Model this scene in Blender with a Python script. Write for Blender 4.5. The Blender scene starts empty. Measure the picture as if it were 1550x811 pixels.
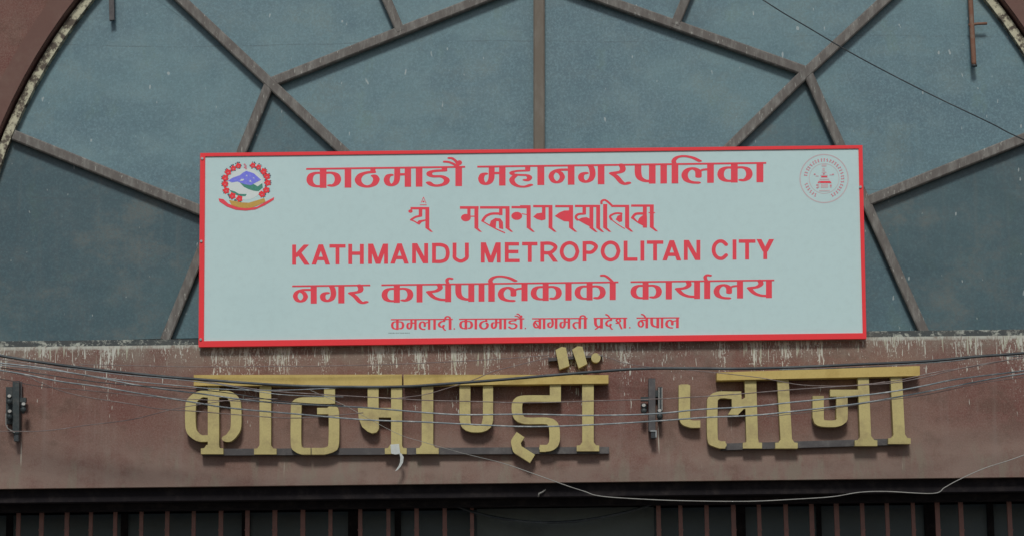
import bpy, bmesh, math, random
from mathutils import Vector, Matrix, Euler
from mathutils.geometry import delaunay_2d_cdt
random.seed(7)
S = bpy.context.scene
COL = S.collection
W_PX, H_PX = 1550.0, 811.0

# ------------------------------------------------------------------ camera
CAM_D, CAM_Z, PITCH, ROLL = 18.0, 1.6, 10.0, -0.66
cd = bpy.data.cameras.new('camera')
cam = bpy.data.objects.new('camera', cd); COL.objects.link(cam)
cd.sensor_width = 36.0; cd.lens = 84.9; cd.clip_start = 0.1; cd.clip_end = 2000
cam.location = (0, -CAM_D, CAM_Z)
RM = Euler((math.radians(90 + PITCH), 0, 0)).to_matrix() @ Matrix.Rotation(math.radians(ROLL), 3, 'Z')
cam.rotation_euler = RM.to_euler()
S.camera = cam

# ------------------------------------------------------------------ sky, sun, exposure
SUN_EL, SUN_AZ = 45.0, -4.0        # azimuth from straight in front of the facade, negative = from the left
wd = bpy.data.worlds.new('World'); S.world = wd; wd.use_nodes = True
wn = wd.node_tree.nodes; wl = wd.node_tree.links
bg = wn['Background']
sky = wn.new('ShaderNodeTexSky'); sky.sky_type = 'NISHITA'; sky.sun_disc = False
sky.sun_elevation = math.radians(SUN_EL)
sky.sun_rotation = math.radians(180 + SUN_AZ)
sky.air_density = 1.0; sky.dust_density = 2.0; sky.ozone_density = 1.0
wl.new(sky.outputs[0], bg.inputs[0]); bg.inputs[1].default_value = 0.070
ld = bpy.data.lights.new('sun', 'SUN'); ld.energy = 2.15; ld.angle = math.radians(11); ld.color = (1.0, 0.98, 0.95)
sun = bpy.data.objects.new('sun', ld); COL.objects.link(sun)
sv = Vector((math.sin(math.radians(SUN_AZ)) * math.cos(math.radians(SUN_EL)),
             -math.cos(math.radians(SUN_AZ)) * math.cos(math.radians(SUN_EL)), math.sin(math.radians(SUN_EL))))
sun.rotation_euler = sv.to_track_quat('Z', 'Y').to_euler(); sun.location = (-3, -6, 14)
S.view_settings.view_transform = 'Standard'; S.view_settings.look = 'None'
S.view_settings.exposure = -0.20; S.view_settings.gamma = 1.0

# ------------------------------------------------------------------ mapping: where a sight line meets the plane `d` metres in front of the facade
def P(px, py, d=0.0):
    v = RM @ Vector(((px - W_PX / 2) / W_PX * 36.0, -(py - H_PX / 2) / W_PX * 36.0, -84.9))
    t = (-d + CAM_D) / v.y
    return Vector((v.x * t, -d, CAM_Z + v.z * t))

# ------------------------------------------------------------------ node helper
class NG:
    def __init__(s, name):
        s.m = bpy.data.materials.new(name); s.m.use_nodes = True
        s.t = s.m.node_tree; s.b = s.t.nodes['Principled BSDF']
        g = s.t.nodes.new('ShaderNodeNewGeometry'); s.pos = g.outputs['Position']
    def lk(s, a, b): s.t.links.new(a, b)
    def val(s, sock, v):
        if isinstance(v, bpy.types.NodeSocket): s.lk(v, sock)
        elif isinstance(v, (tuple, list)): sock.default_value = tuple(v) + ((1,) if len(v) == 3 and len(sock.default_value) == 4 else ())
        else: sock.default_value = v
    def math(s, op, a, b=0.0, clamp=False):
        n = s.t.nodes.new('ShaderNodeMath'); n.operation = op; n.use_clamp = clamp
        s.val(n.inputs[0], a); s.val(n.inputs[1], b); return n.outputs[0]
    def scaled(s, sc, off=(0, 0, 0)):
        n = s.t.nodes.new('ShaderNodeMapping'); s.lk(s.pos, n.inputs[0])
        n.inputs['Scale'].default_value = sc; n.inputs['Location'].default_value = off; return n.outputs[0]
    def noise(s, sc=(1, 1, 1), off=(0, 0, 0), detail=4, rough=0.6):
        n = s.t.nodes.new('ShaderNodeTexNoise'); n.inputs['Scale'].default_value = 1
        n.inputs['Detail'].default_value = detail; n.inputs['Roughness'].default_value = rough
        s.lk(s.scaled(sc, off), n.inputs['Vector']); return n.outputs[0]
    def ramp(s, f, lo, hi, a=0.0, b=1.0):
        n = s.t.nodes.new('ShaderNodeMapRange'); n.interpolation_type = 'SMOOTHSTEP'
        s.val(n.inputs[0], f); n.inputs[1].default_value = lo; n.inputs[2].default_value = hi
        n.inputs[3].default_value = a; n.inputs[4].default_value = b; return n.outputs[0]
    def mix(s, f, a, b, mode='MIX'):
        n = s.t.nodes.new('ShaderNodeMix'); n.data_type = 'RGBA'; n.blend_type = mode
        s.val(n.inputs[0], f); s.val(n.inputs[6], a); s.val(n.inputs[7], b); return n.outputs[2]
    def xyz(s):
        n = s.t.nodes.new('ShaderNodeSeparateXYZ'); s.lk(s.pos, n.inputs[0]); return n.outputs
    def bump(s, h, strength=0.3, dist=0.01):
        n = s.t.nodes.new('ShaderNodeBump'); n.inputs['Strength'].default_value = strength; n.inputs['Distance'].default_value = dist
        s.lk(h, n.inputs['Height']); s.lk(n.outputs[0], s.b.inputs['Normal'])
    def done(s, col, rough=0.8, spec=0.3, metal=0.0):
        s.val(s.b.inputs['Base Color'], col); s.val(s.b.inputs['Roughness'], rough)
        s.b.inputs['Specular IOR Level'].default_value = spec; s.b.inputs['Metallic'].default_value = metal
        return s.m

ZT = P(775, 516, 0).z        # top edge of the beam
ZB = P(775, 730, 0).z        # bottom edge of the beam

def wall_mat(name, streaks):
    g = NG(name)
    big = g.noise((0.9, 0.9, 1.3), (3, 0, 1), 5); mid = g.noise((6, 6, 6), (0, 2, 0), 6, 0.7); fine = g.noise((70, 70, 70), (0, 0, 0), 3, 0.7)
    c = g.mix(g.ramp(big, 0.40, 0.60), (0.175, 0.072, 0.058), (0.23, 0.135, 0.105))
    c = g.mix(g.ramp(mid, 0.45, 0.75, 0, 0.55), c, (0.16, 0.10, 0.08))
    c = g.mix(g.ramp(fine, 0.35, 0.7, 0, 0.45), c, (0.30, 0.215, 0.18))
    blot = g.noise((2.3, 2.3, 3.1), (11, 0, 4), 7, 0.78)
    c = g.mix(g.ramp(blot, 0.5, 0.62, 0, 0.6), c, (0.13, 0.082, 0.062))
    c = g.mix(g.ramp(g.noise((160, 160, 160), (1, 1, 1), 2, 0.8), 0.48, 0.66, 0, 0.45), c, (0.095, 0.05, 0.043))
    c = g.mix(g.ramp(g.noise((125, 125, 125), (6, 1, 1), 2, 0.8), 0.52, 0.68, 0, 0.40), c, (0.37, 0.26, 0.22))
    if streaks:
        x, y, z = g.xyz()
        down = g.math('SUBTRACT', ZT, z)
        # pale dust settling on the lower half of the beam, in cloudy patches
        dust = g.math('MULTIPLY', g.ramp(down, 0.50, 1.0), g.ramp(g.noise((1.7, 1, 2.2), (5, 0, 2), 6, 0.7), 0.36, 0.58, 0.15, 0.85))
        c = g.mix(dust, c, (0.29, 0.215, 0.175))
        c = g.mix(g.math('MULTIPLY', g.ramp(down, 0.72, 0.95), g.ramp(g.noise((4.5, 1, 1.2), (3, 0, 7), 5, 0.7), 0.50, 0.62, 0, 0.5)), c, (0.27, 0.25, 0.19))
        # faint broad runs of washed dirt
        run = g.ramp(g.noise((7, 1, 0.5), (1, 0, 9), 4, 0.7), 0.50, 0.70, 0, 0.30)
        c = g.mix(run, c, (0.30, 0.235, 0.20))
        grime = g.math('MULTIPLY', g.ramp(down, 0.0, 0.30, 1, 0), g.ramp(g.noise((5, 1, 4), (1, 7, 0), 6, 0.75), 0.36, 0.62, 0.1, 1.0))
        c = g.mix(g.math('MULTIPLY', grime, 0.6), c, (0.29, 0.27, 0.215))
        # lime drips: broken vertical dashes, dense under the top edge, thinning out with distance
        zone = g.math('ADD', g.ramp(g.noise((1.1, 0.2, 0.2), (4, 0, 0), 2, 0.6), 0.38, 0.60, 0.0, 0.55), g.ramp(g.noise((5.5, 0.2, 0.2), (14, 0, 0), 2, 0.6), 0.45, 0.62, -0.35, 0.75))
        for sx, sz, lo, k1, off, col in [(40, 3.0, 0.612, 0.55, 2, (0.44, 0.45, 0.34)), (85, 6.0, 0.615, 0.62, 11, (0.58, 0.60, 0.51)), (140, 16, 0.605, 0.72, 23, (0.48, 0.50, 0.42)), (62, 9, 0.625, 0.26, 31, (0.60, 0.61, 0.53)), (110, 60, 0.62, 0.33, 47, (0.55, 0.54, 0.47))]:
            n = g.noise((sx, 0.5, sz), (off, 0, off), 2, 0.45)
            thr = g.math('ADD', g.math('MULTIPLY', down, k1), lo)
            thr = g.math('SUBTRACT', thr, g.math('MULTIPLY', zone, 0.085))
            m_ = g.ramp(g.math('SUBTRACT', n, thr), -0.008, 0.035, 0, 0.85)
            c = g.mix(m_, c, col)
        # thin lip of droppings along the top edge
        lip = g.math('MULTIPLY', g.ramp(down, 0.01, 0.035, 1, 0), g.ramp(g.noise((12, 1, 9), (0, 4, 0), 4, 0.7), 0.35, 0.6, 0.15, 0.95))
        c = g.mix(lip, c, (0.52, 0.53, 0.46))
        # a few isolated short runs lower down
        iso = g.math('MULTIPLY', g.ramp(g.noise((34, 1, 1.6), (9, 9, 4), 2, 0.4), 0.725, 0.76), 0.75)
        c = g.mix(iso, c, (0.55, 0.53, 0.44))
    g.bump(g.math('ADD', g.math('MULTIPLY', mid, 0.6), g.math('MULTIPLY', fine, 0.5)), 0.35, 0.008)
    return g.done(c, 0.88, 0.2)

def paint(name, col, rough=0.5, spec=0.4, dirt=(0.2, 0.18, 0.15), amount=0.35, sc=8, metal=0.0, fine=0.12):
    g = NG(name)
    n = g.noise((sc, sc, sc), (1, 2, 3), 5, 0.7); f = g.noise((sc * 14, sc * 14, sc * 14), (0, 0, 0), 3, 0.7)
    c = g.mix(g.ramp(n, 0.42, 0.75, 0, amount), col, dirt)
    c = g.mix(g.ramp(f, 0.4, 0.8, 0, fine), c, tuple(x * 0.55 for x in col))
    g.bump(f, 0.15, 0.002)
    return g.done(c, rough, spec, metal)

def glass_mat(name, base, dusty, low=0.0):
    g = NG(name)
    big = g.noise((0.7, 1, 0.9), (4, 0, 8), 4); mid = g.noise((2.6, 1, 3.2), (0, 0, 2), 8, 0.75); vert = g.noise((14, 1, 0.8), (3, 3, 0), 4, 0.65)
    fine = g.noise((60, 60, 60), (0, 0, 0), 3, 0.75)
    c = g.mix(g.ramp(big, 0.38, 0.62), base, (base[0] * 0.84, base[1] * 0.84, base[2] * 0.88))
    c = g.mix(g.ramp(g.noise((1.6, 1, 2.1), (9, 0, 3), 6, 0.75), 0.50, 0.66, 0, 0.35 + low * 0.6), c, (0.17, 0.175, 0.15) if low else (0.20, 0.25, 0.22))
    c = g.mix(g.ramp(mid, 0.48, 0.78, 0, 0.55 + low), c, dusty)
    c = g.mix(g.ramp(vert, 0.5, 0.8, 0, 0.3 + low * 0.5), c, dusty)
    c = g.mix(g.ramp(g.noise((0.9, 1, 1.4), (21, 0, 5), 5, 0.7), 0.47, 0.60, 0, 0.5), c, (base[0] * 0.66, base[1] * 0.69, base[2] * 0.76))
    c = g.mix(g.ramp(g.noise((3.2, 1, 2.4), (31, 0, 15), 5, 0.7), 0.58, 0.70, 0, 0.4), c, (base[0] * 1.15, base[1] * 1.08, base[2] * 0.85))
    c = g.mix(g.ramp(g.noise((120, 120, 120), (0, 5, 0), 2, 0.8), 0.48, 0.68, 0, 0.35), c, tuple(x * 0.55 for x in base))
    c = g.mix(g.ramp(fine, 0.42, 0.70, 0, 0.60), c, tuple(min(1, x * 1.35) for x in base))
    # droppings: short vertical specks
    sp = g.ramp(g.noise((24, 1, 10), (2, 2, 5), 2, 0.5), 0.715, 0.75, 0, 0.55)
    c = g.mix(sp, c, (0.5, 0.55, 0.53))
    # hairline grime marks running level across the sheets
    x, y, z = g.xyz()
    w = g.math('ADD', z, g.math('MULTIPLY', g.noise((0.6, 0.2, 0.2), (8, 0, 0), 2), 0.10))
    fr = g.math('ABSOLUTE', g.math('SUBTRACT', g.math('FRACT', g.math('MULTIPLY', w, 0.83)), 0.5))
    ln = g.math('MULTIPLY', g.ramp(fr, 0.0, 0.006, 1, 0), g.ramp(mid, 0.42, 0.55, 0, 0.40))
    c = g.mix(ln, c, (0.06, 0.08, 0.09))
    g.bump(mid, 0.06, 0.01)
    m = g.done(c, g.ramp(mid, 0.3, 0.7, 0.30, 0.5), 0.5)
    return m

M = {}
M['wall'] = wall_mat('maroon_painted_render', False)
M['beam'] = wall_mat('maroon_render_with_lime_drips', True)
M['trim'] = paint('brown_arch_trim', (0.175, 0.10, 0.082), 0.85, 0.2, (0.22, 0.15, 0.12), 0.5, 4)
M['glass'] = glass_mat('dusty_blue_grey_glass', (0.138, 0.237, 0.26), (0.21, 0.31, 0.31))
M['glass_low'] = glass_mat('grimy_glass_dark_reflection', (0.068, 0.125, 0.138), (0.14, 0.155, 0.14), 0.3)  # darker reflection of the street opposite painted into the base colour, plus grime
M['glass_mid'] = glass_mat('dull_blue_grey_glass', (0.09, 0.165, 0.185), (0.16, 0.22, 0.22), 0.1)  # in-between tone, part of the same darker reflection in the base colour
M['bar'] = None
g = NG('weathered_brown_steel')
n1 = g.noise((18, 18, 5), (0, 0, 0), 5, 0.7); n2 = g.noise((60, 60, 14), (3, 0, 0), 4, 0.7)
c = g.mix(g.ramp(n1, 0.4, 0.7), (0.145, 0.132, 0.118), (0.24, 0.232, 0.208))
c = g.mix(g.ramp(n2, 0.60, 0.68, 0, 0.75), c, (0.48, 0.49, 0.43))
g.bump(n2, 0.25, 0.004); M['bar'] = g.done(c, 0.75, 0.3)
g = NG('brown_painted_mullion')
n1 = g.noise((10, 10, 3), (0, 0, 0), 5, 0.7)
c = g.mix(g.ramp(n1, 0.4, 0.7), (0.175, 0.148, 0.115), (0.22, 0.20, 0.165)); M['mullion'] = g.done(c, 0.7, 0.3)
g = NG('flaking_pale_arch_frame')
n1 = g.noise((14, 14, 14), (0, 0, 0), 5, 0.75); n2 = g.noise((4, 4, 4), (2, 0, 0), 3)
c = g.mix(g.ramp(n1, 0.43, 0.56), (0.12, 0.10, 0.08), (0.56, 0.54, 0.39))
c = g.mix(g.ramp(n2, 0.55, 0.7, 0, 0.7), c, (0.2, 0.15, 0.12)); g.bump(n1, 0.5, 0.01); M['bead'] = g.done(c, 0.85, 0.2)
g = NG('dropping_stained_sill')
n1 = g.noise((16, 16, 22), (0, 0, 0), 5, 0.75); n2 = g.noise((5, 5, 5), (7, 0, 0), 3)
c = g.mix(g.ramp(n1, 0.50, 0.62), (0.075, 0.085, 0.085), (0.42, 0.44, 0.38))
c = g.mix(g.ramp(n2, 0.45, 0.62, 0, 0.65), c, (0.12, 0.12, 0.11)); g.bump(n1, 0.5, 0.01); M['sill'] = g.done(c, 0.85, 0.2)
M['white'] = paint('white_sign_sheet', (0.565, 0.75, 0.735), 0.35, 0.4, (0.51, 0.69, 0.685), 0.45, 1.2, fine=0.10)
M['red'] = paint('red_sign_frame', (0.93, 0.04, 0.05), 0.4, 0.4, (0.7, 0.05, 0.06), 0.3, 6, fine=0.10)
M['ink'] = paint('red_vinyl_lettering', (0.92, 0.07, 0.10), 0.45, 0.3, (0.70, 0.11, 0.14), 0.5, 20, fine=0.15)
M['pink'] = paint('faded_pink_print', (0.62, 0.49, 0.50), 0.5, 0.3, (0.58, 0.62, 0.6), 0.6, 30)
M['rose'] = paint('rose_print', (0.68, 0.25, 0.30), 0.5, 0.3, (0.62, 0.45, 0.47), 0.5, 40)
M['blue'] = paint('blue_print', (0.20, 0.22, 0.86), 0.5, 0.3, (0.42, 0.42, 0.75), 0.6, 55)
M['green'] = paint('green_print', (0.06, 0.28, 0.20), 0.5, 0.3, (0.2, 0.35, 0.32), 0.5, 55)
M['gold'] = paint('gold_print', (0.62, 0.40, 0.09), 0.5, 0.3, (0.55, 0.22, 0.06), 0.7, 60)
M['leafdark'] = paint('dark_leaf_print', (0.06, 0.13, 0.16), 0.5, 0.3, (0.2, 0.2, 0.3), 0.5, 60)
M['pale'] = paint('pale_print', (0.72, 0.80, 0.76), 0.5, 0.3, (0.7, 0.72, 0.7), 0.4, 40)
M['greyink'] = paint('grey_fine_print', (0.25, 0.32, 0.31), 0.5, 0.3)
M['yellow'] = paint('weathered_yellow_letter_paint', (0.56, 0.48, 0.205), 0.6, 0.3, (0.36, 0.28, 0.14), 0.85, 6, fine=0.3)
M['ochre'] = paint('ochre_headline_paint', (0.60, 0.455, 0.15), 0.6, 0.3, (0.44, 0.30, 0.08), 0.8, 5, fine=0.3)
M['rail'] = paint('dull_grey_rail', (0.085, 0.08, 0.08), 0.7, 0.4, (0.22, 0.21, 0.19), 0.5, 9)
M['wire'] = paint('grey_insulated_wire', (0.19, 0.23, 0.245), 0.45, 0.5, (0.52, 0.54, 0.52), 0.95, 14)
M['wirepale'] = paint('pale_drop_wire', (0.34, 0.34, 0.31), 0.5, 0.4, (0.16, 0.15, 0.14), 0.7, 9)
M['wiredark'] = paint('black_cable', (0.03, 0.038, 0.042), 0.5, 0.4, (0.15, 0.17, 0.17), 0.6, 3)
M['wirebrown'] = paint('dusty_brown_wire', (0.19, 0.15, 0.14), 0.6, 0.3, (0.42, 0.38, 0.35), 0.8, 10)
M['iron'] = paint('dark_greenish_iron', (0.035, 0.048, 0.05), 0.55, 0.4, (0.12, 0.12, 0.11), 0.5, 18)
M['china'] = paint('pale_porcelain', (0.5, 0.5, 0.46), 0.3, 0.5, (0.25, 0.22, 0.2), 0.5, 60)
M['rust'] = paint('rusty_pipe', (0.23, 0.12, 0.08), 0.85, 0.2, (0.27, 0.21, 0.16), 0.9, 12)
M['gbar'] = paint('red_oxide_grille_bar', (0.30, 0.155, 0.13), 0.7, 0.3, (0.17, 0.12, 0.10), 0.6, 14)
M['dark'] = paint('shade_dark_housing', (0.018, 0.016, 0.018), 0.9, 0.1, (0.045, 0.038, 0.036), 0.8, 9)  # near-black base colour includes the shadow under the beam
M['lowglass'] = paint('dark_teal_window_sheet', (0.075, 0.105, 0.115), 0.4, 0.4, (0.075, 0.09, 0.085), 0.6, 2.2)
M['lowpanel'] = paint('grey_green_panel', (0.12, 0.14, 0.13), 0.6, 0.3, (0.055, 0.065, 0.062), 0.6, 2.5)
M['plastic'] = paint('white_plastic_scrap', (0.62, 0.66, 0.62), 0.5, 0.4, (0.45, 0.46, 0.43), 0.5, 30)
M['steel'] = paint('steel_screw', (0.42, 0.45, 0.45), 0.35, 0.5, metal=0.6)
M['asphalt'] = paint('asphalt', (0.05, 0.05, 0.05), 0.9, 0.2, (0.08, 0.075, 0.07), 0.5, 1.5)
M['paving'] = paint('concrete_paving', (0.28, 0.26, 0.24), 0.9, 0.2, (0.2, 0.18, 0.16), 0.5, 1.5)

# ------------------------------------------------------------------ objects
def thing(name, label, cat, loc, group=None, kind=None):
    o = bpy.data.objects.new(name, None); COL.objects.link(o); o.location = loc; o.empty_display_size = 0.1
    o['label'] = label; o['category'] = cat
    if group: o['group'] = group
    return o
def root_of(p):
    while p.parent: p = p.parent
    return p
def mesh(name, verts, faces, mat, parent=None, smooth=False, label=None):
    off = root_of(parent).location if parent else Vector((0, 0, 0))
    me = bpy.data.meshes.new(name); me.from_pydata([tuple(Vector(v) - off) for v in verts], [], faces); me.update()
    bm = bmesh.new(); bm.from_mesh(me); bmesh.ops.recalc_face_normals(bm, faces=bm.faces)
    bm.to_mesh(me); bm.free()
    me.materials.append(M[mat] if isinstance(mat, str) else mat)
    if smooth:
        for p in me.polygons: p.use_smooth = True
    o = bpy.data.objects.new(name, me); COL.objects.link(o)
    if parent: o.parent = parent
    if label: o['label'] = label
    return o
class Geo:
    def __init__(s): s.v = []; s.f = []
    def add(s, v, f):
        b = len(s.v); s.v += [Vector(q) for q in v]; s.f += [tuple(b + i for i in q) for q in f]
    def box(s, x0, x1, y0, y1, z0, z1):
        s.add([(x, y, z) for z in (z0, z1) for y in (y0, y1) for x in (x0, x1)],
              [(0, 1, 3, 2), (4, 6, 7, 5), (0, 4, 5, 1), (2, 3, 7, 6), (0, 2, 6, 4), (1, 5, 7, 3)])
    def prism(s, pts, dy):                       # outline on a plane, pushed back by dy
        n = len(pts); a = [Vector(p) for p in pts]; b = [p + Vector((0, dy, 0)) for p in a]
        s.add(a + b, [tuple(range(n)), tuple(range(2 * n - 1, n - 1, -1))] + [(i, n + i, n + (i + 1) % n, (i + 1) % n) for i in range(n)])
    def tube(s, pts, r, n=6):
        pts = [Vector(p) for p in pts]; rings = []
        for i, p in enumerate(pts):
            t = (pts[min(i + 1, len(pts) - 1)] - pts[max(i - 1, 0)]).normalized()
            u = t.cross(Vector((0, 1, 0.013))).normalized(); w = t.cross(u)
            rr = r(i) if callable(r) else r
            rings.append([p + (u * math.cos(2 * math.pi * k / n) + w * math.sin(2 * math.pi * k / n)) * rr for k in range(n)])
        v = [q for R_ in rings for q in R_]; f = []
        for i in range(len(pts) - 1):
            for k in range(n): f.append((i * n + k, i * n + (k + 1) % n, (i + 1) * n + (k + 1) % n, (i + 1) * n + k))
        f += [tuple(range(n)), tuple(range(len(v) - 1, len(v) - n - 1, -1))]
        s.add(v, f)
    def out(s, name, mat, parent=None, smooth=False, label=None): return mesh(name, s.v, s.f, mat, parent, smooth, label)
def structure(o): o['kind'] = 'structure'; return o

# ------------------------------------------------------------------ ink: nib strokes united into one clean outline
def hull(pts):
    pts = sorted(set((round(x, 4), round(y, 4)) for x, y in pts))
    def half(it):
        h = []
        for p in it:
            while len(h) > 1 and (h[-1][0] - h[-2][0]) * (p[1] - h[-2][1]) - (h[-1][1] - h[-2][1]) * (p[0] - h[-2][0]) <= 1e-9: h.pop()
            h.append(p)
        return h
    a = half(pts); b = half(reversed(pts)); return a[:-1] + b[:-1]
def spline(pts, k=5):
    if len(pts) < 3: return list(pts)
    out = []
    q = [pts[0]] + list(pts) + [pts[-1]]
    for i in range(1, len(q) - 2):
        p0, p1, p2, p3 = q[i - 1:i + 3]
        for j in range(k):
            t = j / k
            out.append(tuple(0.5 * ((2 * p1[a]) + (p2[a] - p0[a]) * t + (2 * p0[a] - 5 * p1[a] + 4 * p2[a] - p3[a]) * t * t + (3 * p1[a] - p0[a] - 3 * p2[a] + p3[a]) * t ** 3) for a in range(len(p1))))
    out.append(tuple(pts[-1])); return out
class Ink:
    def __init__(s): s.polys = []
    def poly(s, pts): s.polys.append([tuple(p) for p in pts])
    def nib(s, pts, w, h, smooth=True, rect=False):
        pts = spline(pts, 4) if smooth else pts
        if rect: shp = [(-w / 2, -h / 2), (w / 2, -h / 2), (w / 2, h / 2), (-w / 2, h / 2)]
        else: shp = [(w / 2 * math.cos(a * math.pi / 7), h / 2 * math.sin(a * math.pi / 7)) for a in range(14)]
        for a, b in zip(pts[:-1], pts[1:]):
            s.polys.append(hull([(a[0] + x, a[1] + y) for x, y in shp] + [(b[0] + x, b[1] + y) for x, y in shp]))
    def line(s, a, b, w):                         # straight bar, square ends
        dx, dy = b[0] - a[0], b[1] - a[1]; L = math.hypot(dx, dy) or 1; nx, ny = -dy / L * w / 2, dx / L * w / 2
        s.poly([(a[0] + nx, a[1] + ny), (b[0] + nx, b[1] + ny), (b[0] - nx, b[1] - ny), (a[0] - nx, a[1] - ny)])
    def dot(s, x, y, r, ry=None, n=14):
        s.poly([(x + r * math.cos(2 * math.pi * k / n), y + (ry or r) * math.sin(2 * math.pi * k / n)) for k in range(n)])
    def ring(s, x, y, r, w, n=40):
        p = [(x + r * math.cos(2 * math.pi * k / n), y + r * math.sin(2 * math.pi * k / n)) for k in range(n + 1)]
        for a, b in zip(p[:-1], p[1:]): s.line(a, b, w)
    def tri(s):
        v = []; f = []
        for p in s.polys:
            b = len(v); v += [Vector(q) for q in p]; f.append(list(range(b, b + len(p))))
        # consistent winding
        for fi in f:
            ar = sum(v[fi[i]].x * v[fi[(i + 1) % len(fi)]].y - v[fi[(i + 1) % len(fi)]].x * v[fi[i]].y for i in range(len(fi)))
            if ar < 0: fi.reverse()
        r = delaunay_2d_cdt(v, [], f, 0, 1e-4, True)
        return r[0], [t for t, o in zip(r[2], r[5]) if len(o)]
    def flat(s, geo, d):
        v, f = s.tri(); geo.add([P(q.x, q.y, d) for q in v], f)
    def solid(s, geo, d, thick):
        v, f = s.tri(); n = len(v)
        a = [P(q.x, q.y, d) for q in v]; b = [q + Vector((0, thick, 0)) for q in a]
        cnt = {}
        for t in f:
            for i in range(len(t)):
                e = (t[i], t[(i + 1) % len(t)])
                if (e[1], e[0]) in cnt: cnt[(e[1], e[0])] = 0
                else: cnt[e] = 1
        side = [(e[0], e[0] + n, e[1] + n, e[1]) for e, c_ in cnt.items() if c_]
        geo.add(a + b, [tuple(t) for t in f] + [tuple(i + n for i in reversed(t)) for t in f] + side)

# ================================================================== THE SETTING
structure(mesh('ground', [(-400, -400, -0.02), (400, -400, -0.02), (400, 400, -0.02), (-400, 400, -0.02)], [(0, 1, 2, 3)], 'asphalt'))
gk = Geo(); gk.box(-40, 40, -3.2, 1.5, -0.01, 0.13); structure(gk.out('pavement', 'paving'))

XL, XR, ZTOP = -7.5, 7.5, 11.5
bld = thing('building', 'maroon rendered building front with a great arched window above a stained beam', 'building', (0, 0, 0))
# arched wall with a real opening
EA, EB, CX, CY = 859.0, 830.0, 816.0, 512.0
def arch_px(t, grow): return (CX + (EA + grow) * math.cos(t), CY - (EB + grow) * math.sin(t))
def arch_pts(grow, d, n=72, a0=-0.0): return [P(*arch_px(math.pi * (1 - k / n), grow), d) for k in range(n + 1)]
ap = arch_pts(20, 0)
ap = [Vector((p.x, 0, max(p.z, ZT))) for p in ap]
def wall_arch(y0, y1, pts, name, mat):
    v = []; f = []; n = len(pts)
    outer = []
    cx = sum(p.x for p in pts) / n; cz = ZT
    for p in pts:
        dx, dz = p.x - cx, p.z - cz; k = 1e9
        if dx > 1e-6: k = min(k, (XR - cx) / dx)
        if dx < -1e-6: k = min(k, (XL - cx) / dx)
        if dz > 1e-6: k = min(k, (ZTOP - cz) / dz)
        outer.append(Vector((cx + dx * k, 0, cz + dz * k)))
    # corners
    for y in (y0, y1):
        v += [Vector((p.x, y, p.z)) for p in pts] + [Vector((p.x, y, p.z)) for p in outer]
    m = 2 * n
    for i in range(n - 1):
        f.append((i, i + 1, n + i + 1, n + i)); f.append((m + i, m + n + i, m + n + i + 1, m + i + 1))
        f.append((i, m + i, m + i + 1, i + 1))
    cb = len(v)
    for cxx in (XL, XR):
        j = min(range(n - 1), key=lambda i: 0 if (outer[i].z < ZTOP - 1e-4) != (outer[i + 1].z < ZTOP - 1e-4) and (outer[i].x * cxx > 0) else 1)
        b = len(v); v += [Vector((cxx, y0, ZTOP)), Vector((cxx, y1, ZTOP))]
        f.append((n + j, n + j + 1, b)); f.append((m + n + j, b + 1, m + n + j + 1))
    return mesh(name, v, f, mat, bld)
wall_arch(0.0, 0.199, ap, 'arched_wall', 'wall')
# raised trim following the arch
gt = Geo(); ti, to = arch_pts(21, 0, 72), arch_pts(50, 0, 72)
for i in range(72):
    a, b, c_, d_ = ti[i], ti[i + 1], to[i + 1], to[i]
    q = [Vector((p.x, -0.012, p.z)) for p in (a, b, c_, d_)]
    gt.prism(q, 0.0115)
gt.out('arch_trim', 'trim', bld)
# the beam
gb = Geo(); gb.box(XL, XR, 0.0, 0.62, ZB, ZT)
bm_o = gb.out('lettered_beam', 'beam', bld, label='maroon beam with pale lime drips running down from its top edge')
# piers beside the opening below, housing under the beam, dark room behind
gp = Geo(); gp.box(XL, -5.6, 0.0, 0.62, 0.13, ZB - 0.002); gp.out('pier', 'wall', bld)
gp = Geo(); gp.box(5.6, XR, 0.0, 0.62, 0.13, ZB - 0.002); gp.out('pier', 'wall', bld)
zh = P(775, 765, -0.30).z
gh = Geo(); gh.box(-5.58, 5.58, 0.07, 0.42, zh + 0.05, ZB - 0.003); gh.box(-5.58, 5.58, 0.24, 0.44, zh, zh + 0.047)
gh.out('shutter_housing', 'dark', bld)
gw = Geo(); gw.box(XL, XR, 0.92, 1.1, 0.13, ZB + 0.3); gw.box(-5.6, 5.6, 0.45, 0.91, 0.13, 0.8); gw.out('back_wall', 'dark', bld)

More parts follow.
